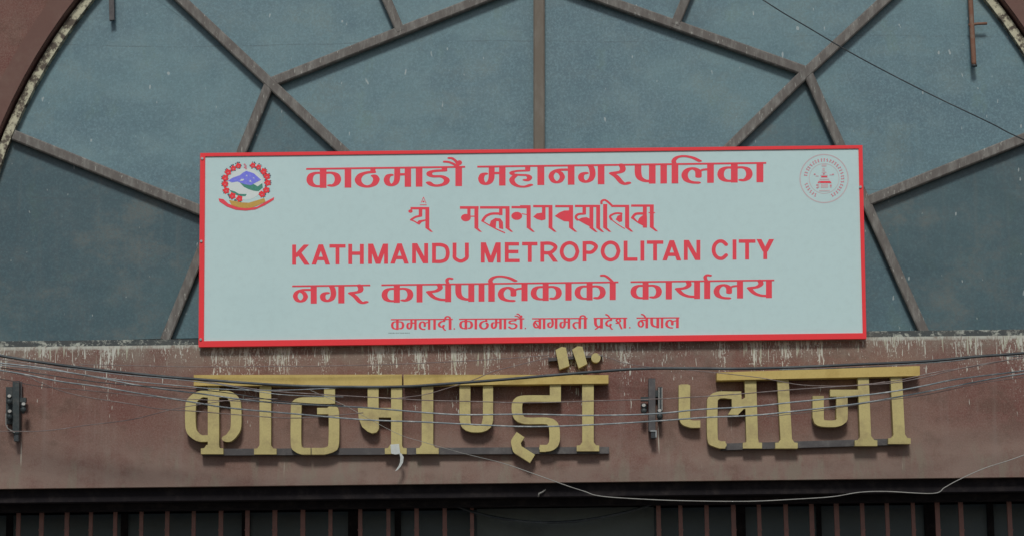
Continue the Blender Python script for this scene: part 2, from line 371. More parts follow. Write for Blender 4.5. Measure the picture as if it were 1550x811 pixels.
# ---- arched window: part, with glazing bars and panes as sub-parts
gf = Geo(); a_in, a_out = arch_pts(0, -0.06), arch_pts(12.5, -0.06)
for i in range(72):
    gf.prism([a_in[i], a_in[i + 1], a_out[i + 1], a_out[i]], 0.07)
win = gf.out('arched_window', 'bead', bld, label='half round window frame with flaking pale paint')
YG = 0.122                                        # glass plane
RING = [(250, 512), (408, 125), (816, -36), (1222, 108), (1400, 503)]
J1, J2 = (606, 125 - 161 * 198 / 408), (1022, -36 + 144 * 206 / 406)
HUB = (816, 505)
def bar(p, q, w, mat='bar', d=-0.05, t=0.060, extend=0.0):
    p = Vector(p); q = Vector(q); u = (q - p).normalized(); p = p - u * extend; q = q + u * extend
    n_ = Vector((-u.y, u.x)) * w / 2
    # chamfered steel section
    A = P(*(p + n_), d); B = P(*(q + n_), d); C_ = P(*(q - n_), d); D_ = P(*(p - n_), d)
    g_ = Geo(); k = 0.12
    a = [A.lerp(D_, k), B.lerp(C_, k), C_.lerp(B, k), D_.lerp(A, k)]
    back = Vector((0, t, 0)); lip = Vector((0, 0.008, 0))
    ring0 = a; ring1 = [A + lip, B + lip, C_ + lip, D_ + lip]; ring2 = [A + back, B + back, C_ + back, D_ + back]
    g_.add(ring0 + ring1 + ring2, [(0, 1, 2, 3)] + [(i, i + 4, (i + 1) % 4 + 4, (i + 1) % 4) for i in range(4)] + [(i + 4, i + 8, (i + 1) % 4 + 8, (i + 1) % 4 + 4) for i in range(4)] + [(11, 10, 9, 8)])
    return g_.out('glazing_bar', mat, win)
for i in range(4): bar(RING[i], RING[i + 1], 14.5, d=-0.052, extend=2)
# radials: inner part and outer part of each
def out_pt(angle_deg, grow=2):
    t = math.radians(angle_deg); return arch_px(t, grow)
bar((816, -330), HUB, 17, 'mullion', d=-0.046)
bar((160, -108), (408, 125), 15, d=-0.049); bar((408, 125), HUB, 15, d=-0.0485)
bar((1458, -110), (1222, 108), 15.5, d=-0.049); bar((1222, 108), HUB, 15.5, d=-0.0485)
bar((20, 204), (325, 327), 15.5, d=-0.0495); bar((1628, 178), (1316, 303), 15.5, d=-0.0495)
bar((475, -255), J1, 14, d=-0.0495); bar((1145, -260), J2, 14, d=-0.0495)
gs = Geo(); sA, sB = P(-60, 521, -0.03), P(1680, 503, -0.03)
gs.add([], []); 
gsb = Geo(); gsb.box(P(CX - EA, 512, 0).x, P(CX + EA, 512, 0).x, 0.03, 0.16, ZT - 0.02, P(775, 507, -0.03).z)
gsb.out('window_sill', 'sill', win)
# panes: inner four and outer eight, each its own sheet butting behind the bars
def pane(pts, mat, k):
    c_ = Vector((sum(p[0] for p in pts) / len(pts), sum(p[1] for p in pts) / len(pts)))
    q = [P(*(Vector(p)), -YG - 0.002 * (k % 2)) for p in pts]
    g_ = Geo(); g_.prism(q, 0.006); return g_.out('pane', mat, win)
hub = HUB
R4_ = RING
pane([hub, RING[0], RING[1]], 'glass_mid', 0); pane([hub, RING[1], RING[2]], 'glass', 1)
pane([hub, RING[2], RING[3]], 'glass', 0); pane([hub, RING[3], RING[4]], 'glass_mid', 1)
def mid(a, b, t=0.5): return (a[0] + (b[0] - a[0]) * t, a[1] + (b[1] - a[1]) * t)
cuts = [180, 157.8, 138.0, 113.5, 90, 66.5, 42.0, 22.2, 0]
inner = [RING[0], (325, 327), RING[1], J1, RING[2], J2, RING[3], (1316, 303), RING[4]]
for i in range(8):
    a0, a1 = cuts[i], cuts[i + 1]
    arc = [arch_px(math.radians(a0 + (a1 - a0) * k / 8), 8) for k in range(9)]
    if i == 0: arc[0] = (arc[0][0], 520)
    pts = [inner[i]] + arc + [inner[i + 1]]
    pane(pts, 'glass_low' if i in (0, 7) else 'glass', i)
gbk = Geo(); gbk.box(XL, XR, 0.20, 0.30, ZT, ZTOP); gbk.out('inner_wall', 'dark', bld)

# ---- lower windows and grille
low = Geo(); low.box(-5.55, 5.55, 0.80, 0.82, 0.81, zh + 0.01)
lw = low.out('shopfront_glazing', 'lowglass', bld)
for px, w in [(14, 9), (188, 10), (372, 12), (535, 16), (602, 9), (1122, 13), (1240, 7), (1408, 16), (1500, 9)]:
    p = P(px, 790, -0.76); g_ = Geo(); g_.box(p.x - w * 0.0026, p.x + w * 0.0026, 0.76, 0.795, 0.81, zh + 0.01); g_.out('frame', 'dark', lw)
p0, p1 = P(722, 790, -0.6), P(990, 790, -0.6)
g_ = Geo(); g_.box(p0.x, p1.x, 0.60, 0.66, 0.81, P(850, 768, -0.6).z); g_.out('blank_panel', 'lowpanel', bld)
BARS = [29, 64, 102, 138, 175, 215, 253, 294, 334, 375, 417, 459, 501, 545, 588, 631, 674, 715, 997, 1030, 1070, 1110, 1149, 1189, 1229, 1267, 1305, 1343, 1382, 1419, 1455, 1528, -12, -50, -90, 1568, 1606]
gr = Geo(); gr.box(-5.5, 5.5, 0.452, 0.478, 0.95, 0.98)
grille = gr.out('window_grille', 'gbar', bld)
for px in BARS:
    p = P(px, 790, -0.46); g_ = Geo(); w = random.uniform(0.014, 0.018); j = random.uniform(-0.004, 0.004)
    g_.box(p.x - w + j, p.x + w + j, 0.44, 0.462, 0.81, zh + 0.02)
    zz = P(px, 801, -0.44).z
    g_.box(p.x - w * 1.25 + j, p.x + w * 1.25 + j, 0.434, 0.4385, zz - 0.006, zz + 0.004)
    g_.out('grille_bar', 'gbar', grille)

# ================================================================== THE SIGNBOARD
SD = 0.06
TL, TR, BR, BL = (303, 232), (1305.5, 220), (1311.5, 512), (300.5, 524.5)
sb = thing('signboard', 'long white city office signboard with red frame and red lettering', 'sign', P(805, 520, SD))
g_ = Geo(); g_.prism([P(p[0], p[1], SD - 0.006) for p in (TL, TR, BR, BL)], 0.034); g_.out('board', 'white', sb)
def inset(p, q, u, v, t): return t
ITL, ITR, IBR, IBL = (310.5, 237), (1299.5, 225), (1306, 503.5), (308.5, 515.5)
for quad in ([TL, TR, ITR, ITL], [TR, BR, IBR, ITR], [BR, BL, IBL, IBR], [BL, TL, ITL, IBL]):
    g_ = Geo(); g_.prism([P(p[0], p[1], SD + 0.004) for p in quad], 0.045); g_.out('frame', 'red', sb)
for x, y in [(304.5, 365), (303.5, 513), (1302.5, 283), (306, 240)]:
    p = P(x, y, SD + 0.012); g_ = Geo(); g_.tube([p, p + Vector((0, 0.008, 0))], 0.011, 8) if False else g_.prism([p + Vector((0.010 * math.cos(k * math.pi / 4), 0, 0.010 * math.sin(k * math.pi / 4))) for k in range(8)], 0.0078)
    g_.out('screw', 'steel', sb)
for px in (420, 760, 1180):                        # struts that hold the board off the beam
    p = P(px, 300, 0); g_ = Geo(); g_.box(p.x - 0.02, p.x + 0.02, -SD + 0.042, 0.045, P(px, 420, 0).z - 0.02, P(px, 420, 0).z + 0.02); g_.out('strut', 'rail', sb)

FD = SD - 0.006 + 0.0008                           # vinyl lies on the board
# --- glyphs, 160 units tall from the head line
def stem(I, c, w=56, y0=0, y1=161): I.poly([(c - w / 2, y0), (c + w / 2, y0), (c + w / 2, y1), (c - w / 2, y1)])
def G_ka():
    I = Ink(); stem(I, 142); I.nib([(118, 35), (75, 36), (42, 52), (29, 90), (42, 126), (75, 144), (125, 147)], 54, 19)
    I.nib([(165, 36), (210, 35), (250, 50), (266, 88), (254, 124), (222, 143), (200, 140)], 54, 18); return I, 295
def G_aa(): I = Ink(); stem(I, 28); return I, 56
def G_tha():
    I = Ink(); I.nib([(155, 0), (155, 36)], 44, 14, rect=True, smooth=False)
    I.nib([(155, 34), (105, 37), (52, 56), (29, 98), (52, 138), (107, 154), (162, 138), (184, 98), (176, 76), (164, 64)], 56, 20); return I, 214
def G_ma():
    I = Ink(); stem(I, 204, 54); stem(I, 115, 50, 0, 60); I.nib([(115, 55), (112, 100), (98, 130), (70, 145), (40, 136), (26, 100), (40, 66), (62, 60)], 50, 20)
    I.poly([(115, 46), (190, 46), (190, 66), (115, 66)]); return I, 232
def G_dda():
    I = Ink(); I.nib([(154, 0), (154, 28)], 46, 12, rect=True, smooth=False)
    I.nib([(154, 28), (75, 31), (32, 42), (30, 64), (62, 76), (130, 78), (172, 104), (158, 138), (100, 154), (50, 148), (22, 128)], 50, 20); return I, 200
def G_ha():
    I = Ink(); I.nib([(162, 0), (162, 28)], 44, 12, rect=True, smooth=False)
    I.nib([(162, 38), (80, 40), (32, 50), (40, 68), (100, 74), (158, 78), (178, 98), (160, 120), (140, 116)], 44, 16)
    I.nib([(60, 76), (30, 108), (42, 144), (84, 168), (140, 172), (186, 158)], 46, 17); return I, 205
def G_na():
    I = Ink(); stem(I, 196); I.nib([(195, 36), (95, 36), (44, 56), (28, 94), (54, 134), (98, 134), (122, 98), (108, 64), (88, 52)], 44, 20); return I, 225
def G_ga():
    I = Ink(); stem(I, 194); I.nib([(104, 4), (118, 36), (122, 80), (105, 122), (64, 138), (32, 122), (26, 90), (42, 70), (66, 66)], 50, 20); return I, 222
def G_ra():
    I = Ink(); I.nib([(108, 0), (122, 30), (106, 58), (30, 70)], 50, 22); I.nib([(30, 72), (70, 100), (110, 146), (140, 160), (170, 152)], 46, 20); return I, 183
def G_pa():
    I = Ink(); stem(I, 147); I.nib([(28, 4), (28, 70), (42, 112), (84, 136), (140, 140)], 56, 22); return I, 175
def G_la():
    I = Ink(); stem(I, 245); I.nib([(138, 158), (90, 154), (44, 134), (28, 90), (52, 50), (98, 38), (135, 54), (144, 76), (144, 108)], 54, 20)
    I.nib([(150, 74), (176, 52), (235, 46)], 20, 18); return I, 275
def G_ya():
    I = Ink(); stem(I, 203, 54); I.nib([(120, 2), (130, 34), (92, 60), (24, 68)], 48, 22); I.nib([(26, 70), (66, 112), (124, 136), (190, 142)], 44, 22); return I, 230
def G_da():
    I = Ink(); I.nib([(128, 0), (128, 30)], 46, 12, rect=True, smooth=False)
    I.nib([(128, 32), (72, 38), (30, 76), (52, 116), (104, 120), (120, 96)], 48, 20); I.nib([(100, 118), (130, 160), (150, 172)], 34, 18); return I, 165
def G_ba():
    I = Ink(); stem(I, 160); I.nib([(150, 40), (70, 38), (30, 92), (70, 140), (150, 128)], 48, 22); I.nib([(50, 50), (120, 120)], 36, 18); return I, 190
def G_ta():
    I = Ink(); stem(I, 160); I.nib([(150, 70), (70, 66), (30, 98), (46, 140), (78, 160)], 46, 20); return I, 190
def G_pra():
    I, w = G_pa(); I.nib([(130, 112), (70, 150), (30, 172)], 30, 18); return I, w
def G_sha():
    I = Ink(); stem(I, 205); I.nib([(60, 12), (30, 30), (60, 62), (110, 50), (100, 18)], 40, 18); I.nib([(30, 80), (90, 84), (110, 120), (140, 165)], 40, 20); return I, 235
GL = dict(ka=G_ka, aa=G_aa, tha=G_tha, ma=G_ma, dda=G_dda, ha=G_ha, na=G_na, ga=G_ga, ra=G_ra, pa=G_pa, la=G_la, ya=G_ya, da=G_da, ba=G_ba, ta=G_ta, pra=G_pra, sha=G_sha)
def place(geo, I, fx, fy, d):
    J = Ink(); J.polys = [[(fx(x, y), fy(x, y)) for x, y in p] for p in I.polys]; J.flat(geo, d)
def row(name, glyphs, heads, line, ys, hh):
    """glyphs: (kind, x0, x1) in photo px; line(x) = head line y there; ys = px per unit down"""
    geos = [Geo() for _ in heads]
    for k, (kind, x0, x1) in enumerate(glyphs):
        xm_ = (x0 + x1) / 2; geo = geos[min(range(len(heads)), key=lambda i: max(heads[i][0] - xm_, xm_ - heads[i][1]))]
        d = FD + 0.0003 * (k % 2)
        if kind in GL: I, w = GL[kind](); s_ = (x1 - x0) / w; ox = x0
        else:
            I = Ink(); s_ = (x1 - x0) / 56.0; ox = (x0 + x1) / 2; d = FD + 0.0012
            if kind == 'au':
                I.nib([(-82, -76), (-52, -72), (-18, -42), (-4, 0)], 26, 16); I.nib([(-120, -46), (-82, -42), (-40, -24), (-14, 0)], 26, 16); I.dot(6, -36, 22, 20)
            elif kind == 'reph': I.nib([(4, 4), (-12, -34), (6, -54), (34, -50)], 32, 17)
            elif kind == 'o': I.nib([(-104, -62), (-72, -60), (-32, -34), (4, 4)], 28, 18)
            elif kind == 'e': I.nib([(-90, -58), (-56, -46), (-10, 4)], 30, 20)
            elif kind == 'i': I.nib([(0, 4), (-10, -28), (20, -58), (80, -66), (150, -52), (206, -24)], 40, 17); stem(I, 0)
            elif kind == 'ii': I.nib([(0, 4), (-6, -30), (-50, -44), (-92, -28), (-92, 4)], 38, 18); stem(I, 0)
            elif kind == 'dot': I.dot(0, 150, 14, 11)
        place(geo, I, lambda x, y: ox + x * s_, lambda x, y: line(ox + x * s_) + y * ys, d)
    for geo, (x0, x1) in zip(geos, heads):
        J = Ink(); J.poly([(x0, line(x0) - hh / 2), (x1, line(x1) - hh / 2), (x1, line(x1) + hh / 2), (x0, line(x0) + hh / 2)]); J.flat(geo, FD + 0.0008)
    for geo in geos: geo.out('word', 'ink', sb)
z = 5.536
A = lambda v: 440 + v / z; B = lambda v: 700 + v / z; C_ = lambda v: 940 + v / z
row('lettering', [('ka', A(130), A(425)), ('aa', A(452), A(508)), ('tha', A(535), A(748)), ('ma', A(778), A(1010)), ('aa', A(1048), A(1104)), ('dda', A(1135), A(1335)), ('aa', A(1380), A(1436)), ('au', A(1380), A(1436)),
    ('ma', B(130), B(362)), ('ha', B(385), B(590)), ('aa', B(628), B(686)), ('na', B(715), B(940)), ('ga', B(968), B(1190)), ('ra', B(1222), B(1405)),
    ('pa', C_(115), C_(290)), ('aa', C_(330), C_(385)), ('i', C_(424), C_(480)), ('la', C_(505), C_(780)), ('ka', C_(805), C_(1105)), ('aa', C_(1135), C_(1193))],
    [(A(130), A(1462)), (B(124), C_(1217))], lambda x: 256.1 - 0.0131 * (x - 463.5), 1 / z, 2.7)
D4 = lambda v: 430 + v / z; D5 = lambda v: 690 + v / z; D6 = lambda v: 930 + v / z
row('lettering', [('na', D4(68), D4(275)), ('ga', D4(300), D4(506)), ('ra', D4(530), D4(700)),
    ('ka', D4(815), D4(1085)), ('aa', D4(1110), D4(1160)), ('ya', D4(1188), D4(1400)), ('reph', D4(1350), D4(1400)),
    ('pa', D5(-4), D5(155)), ('aa', D5(190), D5(240)), ('i', D5(272), D5(326)), ('la', D5(350), D5(603)), ('ka', D5(625), D5(890)), ('aa', D5(918), D5(970)), ('ka', D5(993), D5(1258)), ('aa', D5(1289), D5(1340)), ('o', D5(1289), D5(1340)),
    ('ka', D6(133), D6(400)), ('aa', D6(430), D6(482)), ('ya', D6(505), D6(718)), ('aa', D6(752), D6(803)), ('reph', D6(745), D6(797)), ('la', D6(830), D6(1080)), ('ya', D6(1108), D6(1320))],
    [(D4(68), D4(722)), (D4(815), D5(1362)), (D6(135), D6(1340))], lambda x: 432.7 - 0.0123 * (x - 442.6), 0.92 / z, 2.4)
z7 = 6.458; E7 = lambda v: 580 + v / z7; E8 = lambda v: 800 + v / z7
row('lettering', [('ka', E7(75), E7(208)), ('ma', E7(225), E7(328)), ('la', E7(345), E7(462)), ('aa', E7(490), E7(515)), ('da', E7(530), E7(615)), ('ii', E7(640), E7(668)), ('dot', E7(680), E7(710)),
    ('ka', E7(742), E7(880)), ('aa', E7(893), E7(918)), ('tha', E7(935), E7(1035)), ('ma', E7(1050), E7(1160)), ('aa', E7(1178), E7(1203)), ('dda', E7(1222), E7(1315)), ('aa', E7(1335), E7(1362)), ('au', E7(1335), E7(1362)), ('dot', E7(1375), E7(1405)),
    ('ba', E8(38), E8(125)), ('aa', E8(140), E8(165)), ('ga', E8(180), E8(283)), ('ma', E8(300), E8(408)), ('ta', E8(425), E8(515)), ('ii', E8(540), E8(568)),
    ('pra', E8(640), E8(728)), ('da', E8(745), E8(825)), ('e', E8(790), E8(820)), ('sha', E8(845), E8(955)), ('dot', E8(975), E8(1005)),
    ('na', E8(1062), E8(1170)), ('e', E8(1140), E8(1170)), ('pa', E8(1190), E8(1278)), ('aa', E8(1293), E8(1318)), ('la', E8(1335), E8(1470))],
    [(E7(75), E7(680)), (E7(742), E7(1380)), (E8(35), E8(578)), (E8(636), E8(965)), (E8(1055), E8(1475))], lambda x: 483.2 - 0.0065 * (x - 592), 0.0957, 1.7)

# --- second line, in the older local script
g2 = Geo()
def L2(ox, oy, zz, items, d):
    I = Ink()
    for it in items:
        k = it[0]
        if k == 's': I.nib([(ox + a / zz, oy + b / zz) for a, b in it[1]], it[2] / zz, it[3] / zz)
        elif k == 'p': I.poly([(ox + a / zz, oy + b / zz) for a, b in it[1]])
        elif k == 'r': a, b, c2, d2 = it[1]; I.poly([(ox + a / zz, oy + b / zz), (ox + c2 / zz, oy + b / zz), (ox + c2 / zz, oy + d2 / zz), (ox + a / zz, oy + d2 / zz)])
        elif k == 'e': a, b, c2, d2 = it[1]; I.dot(ox + a / zz, oy + b / zz, c2 / zz, d2 / zz)
        elif k == 't': a, b = it[1]; I.poly([(ox + (a - 22) / zz, oy + b / zz), (ox + (a + 22) / zz, oy + b / zz), (ox + (a + 66) / zz, oy + (b + 46) / zz), (ox + (a + 40) / zz, oy + (b + 44) / zz)])
    I.flat(g2, d)
L2(600, 290, 7.75, [('r', (165, 184, 386, 212)), ('e', (165, 232, 26, 20)), ('s', [(165, 225), (185, 200)], 14, 14), ('r', (262, 190, 304, 296)),
    ('s', [(282, 288), (225, 300), (172, 332)], 26, 24), ('s', [(170, 335), (215, 352), (255, 378)], 18, 14), ('p', [(235, 372), (262, 340), (340, 328), (344, 346), (300, 358), (268, 392)]), ('r', (340, 185, 386, 432)), ('t', (363, 430)),
    ('s', [(318, 68), (292, 130)], 7, 7), ('s', [(318, 68), (348, 140)], 7, 7), ('s', [(280, 158), (352, 158)], 9, 9), ('e', (318, 120, 12, 10)),
    ], FD); g2.out('word', 'ink', sb); g2 = Geo()
L2(600, 290, 7.75, [('r', (745, 174, 965, 205)), ('r', (832, 190, 870, 320)), ('e', (815, 308, 58, 44)), ('r', (860, 285, 925, 298)), ('r', (915, 176, 962, 432)), ('t', (938, 430)),
    ('r', (980, 174, 1325, 203)), ('r', (1205, 190, 1245, 280)), ('s', [(1225, 262), (1120, 262), (1050, 292), (1012, 345)], 34, 28), ('s', [(1012, 350), (1150, 430), (1270, 484)], 14, 14),
    ('p', [(1090, 405), (1108, 345), (1160, 312), (1220, 318), (1250, 360), (1254, 445), (1205, 432), (1200, 350), (1172, 350), (1165, 436)]), ('r', (1280, 176, 1328, 432)), ('t', (1304, 430)),
    ('r', (1350, 172, 1550, 200)), ('e', (1412, 288, 64, 48)), ('s', [(1475, 262), (1540, 275)], 12, 10)], FD)
L2(790, 290, 7.045, [('r', (-20, 148, 92, 172)), ('r', (50, 148, 94, 388)), ('t', (72, 386)),
    ('r', (120, 146, 326, 170)), ('r', (214, 150, 252, 250)), ('p', [(120, 270), (160, 235), (210, 228), (252, 232), (252, 298), (210, 310), (160, 296)]), ('r', (284, 146, 326, 388)), ('t', (305, 386)),
    ('r', (355, 146, 546, 170)), ('p', [(350, 262), (400, 225), (450, 205), (500, 203), (540, 220), (540, 310), (500, 322), (450, 318), (400, 292)]), ('r', (502, 146, 546, 388)), ('t', (524, 386)),
    ('r', (565, 144, 834, 168)), ('r', (646, 150, 684, 246)), ('s', [(665, 238), (600, 244), (574, 275), (592, 302)], 28, 22), ('p', [(590, 302), (640, 280), (690, 275), (740, 300), (762, 392), (680, 352)]), ('r', (720, 150, 762, 390)), ('t', (742, 388)), ('r', (792, 146, 834, 390)), ('t', (812, 388)),
    ('r', (866, 135, 910, 388)), ('t', (888, 386)), ('s', [(848, 128), (852, 102), (885, 92), (925, 118), (962, 154)], 26, 20), ('r', (955, 144, 1142, 168)), ('r', (1100, 144, 1144, 386)), ('t', (1122, 384)),
    ('s', [(1060, 236), (1000, 234), (942, 262), (955, 300)], 26, 20), ('s', [(955, 300), (1020, 350), (1095, 396)], 10, 10), ('p', [(1000, 300), (1020, 262), (1070, 240), (1070, 320), (1040, 328)]),
    ('r', (1165, 140, 1402, 164)), ('r', (1290, 150, 1332, 386)), ('s', [(1290, 236), (1215, 240), (1178, 280)], 30, 26), ('p', [(1160, 282), (1195, 275), (1235, 320), (1250, 285), (1292, 252), (1334, 262), (1334, 388), (1240, 340)]),
    ('r', (1364, 140, 1406, 384)), ('t', (1385, 380)), ('r', (1350, 222, 1420, 232))], FD + 0.0003)
g2.out('word', 'ink', sb)

# --- English line
g3 = Geo()
def latin(ch, x0, x1, y0, y1, k):
    I = Ink(); w = 5.9; h = 5.2; r = w / 2; xm = (x0 + x1) / 2; H = y1 - y0
    def hz(xa, xb, yc): I.poly([(xa, yc - h / 2), (xb, yc - h / 2), (xb, yc + h / 2), (xa, yc + h / 2)])
    def vt(xc, ya=y0, yb=y1): I.poly([(xc - r, ya), (xc + r, ya), (xc + r, yb), (xc - r, yb)])
    def dg(xa, ya, xb, yb, ww): I.poly([(xa - ww / 2, ya), (xa + ww / 2, ya), (xb + ww / 2, yb), (xb - ww / 2, yb)])
    if ch == 'K': vt(x0 + r); dg(x1 - 5, y0, x0 + 4, y0 + H * .62, 8); dg(x0 + 10, y0 + H * .40, x1 - 4, y1, 8)
    if ch == 'A': dg(xm, y0, x0 + 3.4, y1, 6.8); dg(xm, y0, x1 - 3.4, y1, 6.8); hz(x0 + 6, x1 - 6, y0 + H * .70)
    if ch == 'T': hz(x0, x1, y0 + h / 2); vt(xm)
    if ch == 'H': vt(x0 + r); vt(x1 - r); hz(x0, x1, y0 + H * .46)
    if ch == 'M': vt(x0 + r * .95); vt(x1 - r * .95); dg(x0 + 4, y0, xm, y1, 7); dg(x1 - 4, y0, xm, y1, 7)
    if ch == 'N': vt(x0 + r); vt(x1 - r); dg(x0 + 4, y0, x1 - 4, y1, 7.4)
    if ch == 'D': vt(x0 + r); I.nib([(x0 + 3, y0 + h / 2), (xm, y0 + h / 2), (x1 - 5.5, y0 + 6), (x1 - r, y0 + H / 2), (x1 - 5.5, y1 - 6), (xm, y1 - h / 2), (x0 + 3, y1 - h / 2)], w, h)
    if ch == 'U': vt(x0 + r, y0, y0 + H * .6); vt(x1 - r, y0, y0 + H * .6); I.nib([(x0 + r, y0 + H * .55), (x0 + r + .7, y1 - 7), (xm, y1 - h / 2), (x1 - r - .7, y1 - 7), (x1 - r, y0 + H * .55)], w, h)
    if ch == 'E': vt(x0 + r); hz(x0, x1 - 1, y0 + h / 2); hz(x0, x1 - 2, y0 + H * .47); hz(x0, x1, y1 - h / 2)
    if ch in 'RP':
        vt(x0 + r); I.nib([(x0 + 3, y0 + h / 2), (xm + 2, y0 + h / 2), (x1 - r - (1 if ch == 'R' else 0), y0 + H * .27), (xm + 2, y0 + H * .54), (x0 + 3, y0 + H * .54)], w, h)
        if ch == 'R': dg(xm - 1, y0 + H * .52, x1 - 4, y1, 7.4)
    if ch == 'O':
        n = 8; I.nib([(xm + (x1 - x0 - w) / 2 * math.cos(2 * math.pi * q / n), (y0 + y1) / 2 + (H + 1.2 - h) / 2 * math.sin(2 * math.pi * q / n)) for q in range(n + 1)], w, h)
    if ch == 'C':
        a0, a1 = math.radians(38), math.radians(322)
        I.nib([(xm + .5 + (x1 - x0 - w) / 2 * math.cos(a0 + (a1 - a0) * q / 8), (y0 + y1) / 2 + (H + 1.2 - h) / 2 * math.sin(a0 + (a1 - a0) * q / 8)) for q in range(9)], w, h)
    if ch == 'L': vt(x0 + r); hz(x0, x1, y1 - h / 2)
    if ch == 'I': vt(xm)
    if ch == 'Y': vt(xm, y0 + H * .5, y1); dg(x0 + 3.8, y0, xm, y0 + H * .62, 7.6); dg(x1 - 3.8, y0, xm, y0 + H * .62, 7.6)
    I.flat(g3, FD + 0.0003 * (k % 2))
eng = [('K', D4, 68, 215), ('A', D4, 230, 385), ('T', D4, 380, 515), ('H', D4, 538, 668), ('M', D4, 705, 870), ('A', D4, 890, 1045), ('N', D4, 1073, 1207), ('D', D4, 1240, 1388), ('U', D4, 1412, 1548),
       ('M', D5, 210, 375), ('E', D5, 410, 535), ('T', D5, 555, 684), ('R', D5, 708, 858), ('O', D5, 870, 1036), ('P', D5, 1062, 1192), ('O', D5, 1213, 1380), ('L', D5, 1406, 1522),
       ('I', D6, 217, 252), ('T', D6, 272, 410), ('A', D6, 402, 560), ('N', D6, 582, 720), ('C', D6, 812, 962), ('I', D6, 988, 1025), ('T', D6, 1042, 1182), ('Y', D6, 1190, 1338)]
for k, (ch, fn, a, b) in enumerate(eng):
    xa, xb = fn(a), fn(b); yt = 370.6 - 0.0118 * ((xa + xb) / 2 - 445)
    if k in (9, 21): g3.out('word', 'ink', sb); g3 = Geo()
    latin(ch, xa, xb, yt, yt + 30.3, k)
g3.out('word', 'ink', sb)

# worn grey fine print under the address
g4 = Geo(); I = Ink(); rr = random.Random(3); x = 588
while x < 620:
    w_ = rr.uniform(.8, 2.2); I.poly([(x, 502.8), (x + w_, 502.8), (x + w_, 503.9 + rr.random() * .4), (x, 503.9)]); x += w_ + rr.uniform(.3, .9)
I.flat(g4, FD); g4.out('fine_print', 'greyink', sb)

# --- national emblem, top left
def Z(ox, oy, zz): return lambda pts: [(ox + a / zz, oy + b / zz) for a, b in pts]
f8 = Z(310, 230, 8.108)
def printed(name, mat, parent, fn, d):
    I = Ink(); fn(I); geo = Geo(); I.flat(geo, d); return geo.out(name, mat, parent)
def disc(I): c0 = f8([(500, 395)])[0]; I.dot(c0[0], c0[1], 26.5, 24, 28)
em = printed('emblem', 'pale', sb, disc, FD)
printed('hills', 'green', em, lambda I: (I.poly(f8([(430, 380), (500, 400), (600, 398), (650, 425), (705, 385), (712, 440), (660, 487), (600, 480), (540, 462), (480, 432)])), I.poly(f8([(300, 468), (370, 488), (420, 518), (515, 520), (500, 546), (420, 546), (340, 512)]))), FD + .0004)
printed('mountains', 'blue', em, lambda I: I.poly(f8([(285, 355), (345, 318), (430, 290), (470, 255), (510, 235), (600, 265), (692, 345), (640, 372), (565, 412), (480, 398), (400, 366), (330, 378)])), FD + .0007)
printed('snow', 'pale', em, lambda I: (I.poly(f8([(425, 360), (450, 335), (485, 335), (470, 355)])), I.poly(f8([(505, 300), (515, 282), (525, 300)])), I.poly(f8([(545, 365), (560, 345), (575, 372)])), I.poly(f8([(590, 325), (600, 315), (612, 328)]))), FD + .001)
printed('wheat', 'gold', em, lambda I: I.poly(f8([(295, 592), (380, 606), (450, 622), (540, 626), (640, 596), (730, 568), (745, 612), (660, 655), (560, 692), (440, 692), (330, 655)])), FD + .001)
def rib(I):
    I.poly(f8([(168, 572), (228, 582), (290, 638), (400, 682), (520, 694), (640, 676), (732, 622), (852, 556), (845, 590), (740, 655), (620, 708), (500, 722), (380, 712), (270, 672), (180, 612)]))
printed('ribbon', 'ink', em, rib, FD + .0014)
FL = [(412, 172), (350, 203), (285, 250), (250, 322), (248, 395), (262, 475), (340, 540), (590, 168), (660, 190), (722, 242), (762, 302), (770, 380), (755, 468), (702, 520), (425, 575)]
def leaves(I):
    r2 = random.Random(5)
    for x, y in FL:
        a = math.atan2(y - 395, x - 500)
        for q in (-0.5, 0.1, 0.6):
            px_, py_ = x + 41 * math.cos(a + q), y + 41 * math.sin(a + q); p = f8([(px_, py_)])[0]; I.dot(p[0], p[1], r2.uniform(.7, 1.5), n=5)
        for q in (-.13, .13):
            p = f8([(500 + 252 * math.cos(a + q), 395 + 232 * math.sin(a + q))])[0]; I.dot(p[0], p[1], 1.9, n=6)
        p = f8([(x - 34 * math.cos(a), y - 34 * math.sin(a))])[0]; I.dot(p[0], p[1], 1.3, n=5)
printed('leaves', 'leafdark', em, leaves, FD + .0006)
for x, y in FL:
    p = f8([(x, y)])[0]; R_ = 5.6 if y > 230 else 4.7
    printed('rhododendron', 'red', em, lambda I: (I.poly([(p[0] + R_ * (1 if k % 2 else .72) * math.cos(k * math.pi / 5), p[1] + R_ * (1 if k % 2 else .72) * math.sin(k * math.pi / 5)) for k in range(10)])), FD + .0018)
    printed('petal_shade', 'rose', em, lambda I: I.poly([(p[0] - 1.6, p[1] + .6), (p[0] + 1.4, p[1] - .2), (p[0] + .5, p[1] + 2.0)]), FD + .0022)
printed('footprints', 'rose', em, lambda I: [I.dot(*f8([q])[0], 1.6, 1.3, 7) for q in ((488, 155), (502, 172), (490, 192), (506, 205), (500, 185))], FD + .0018)

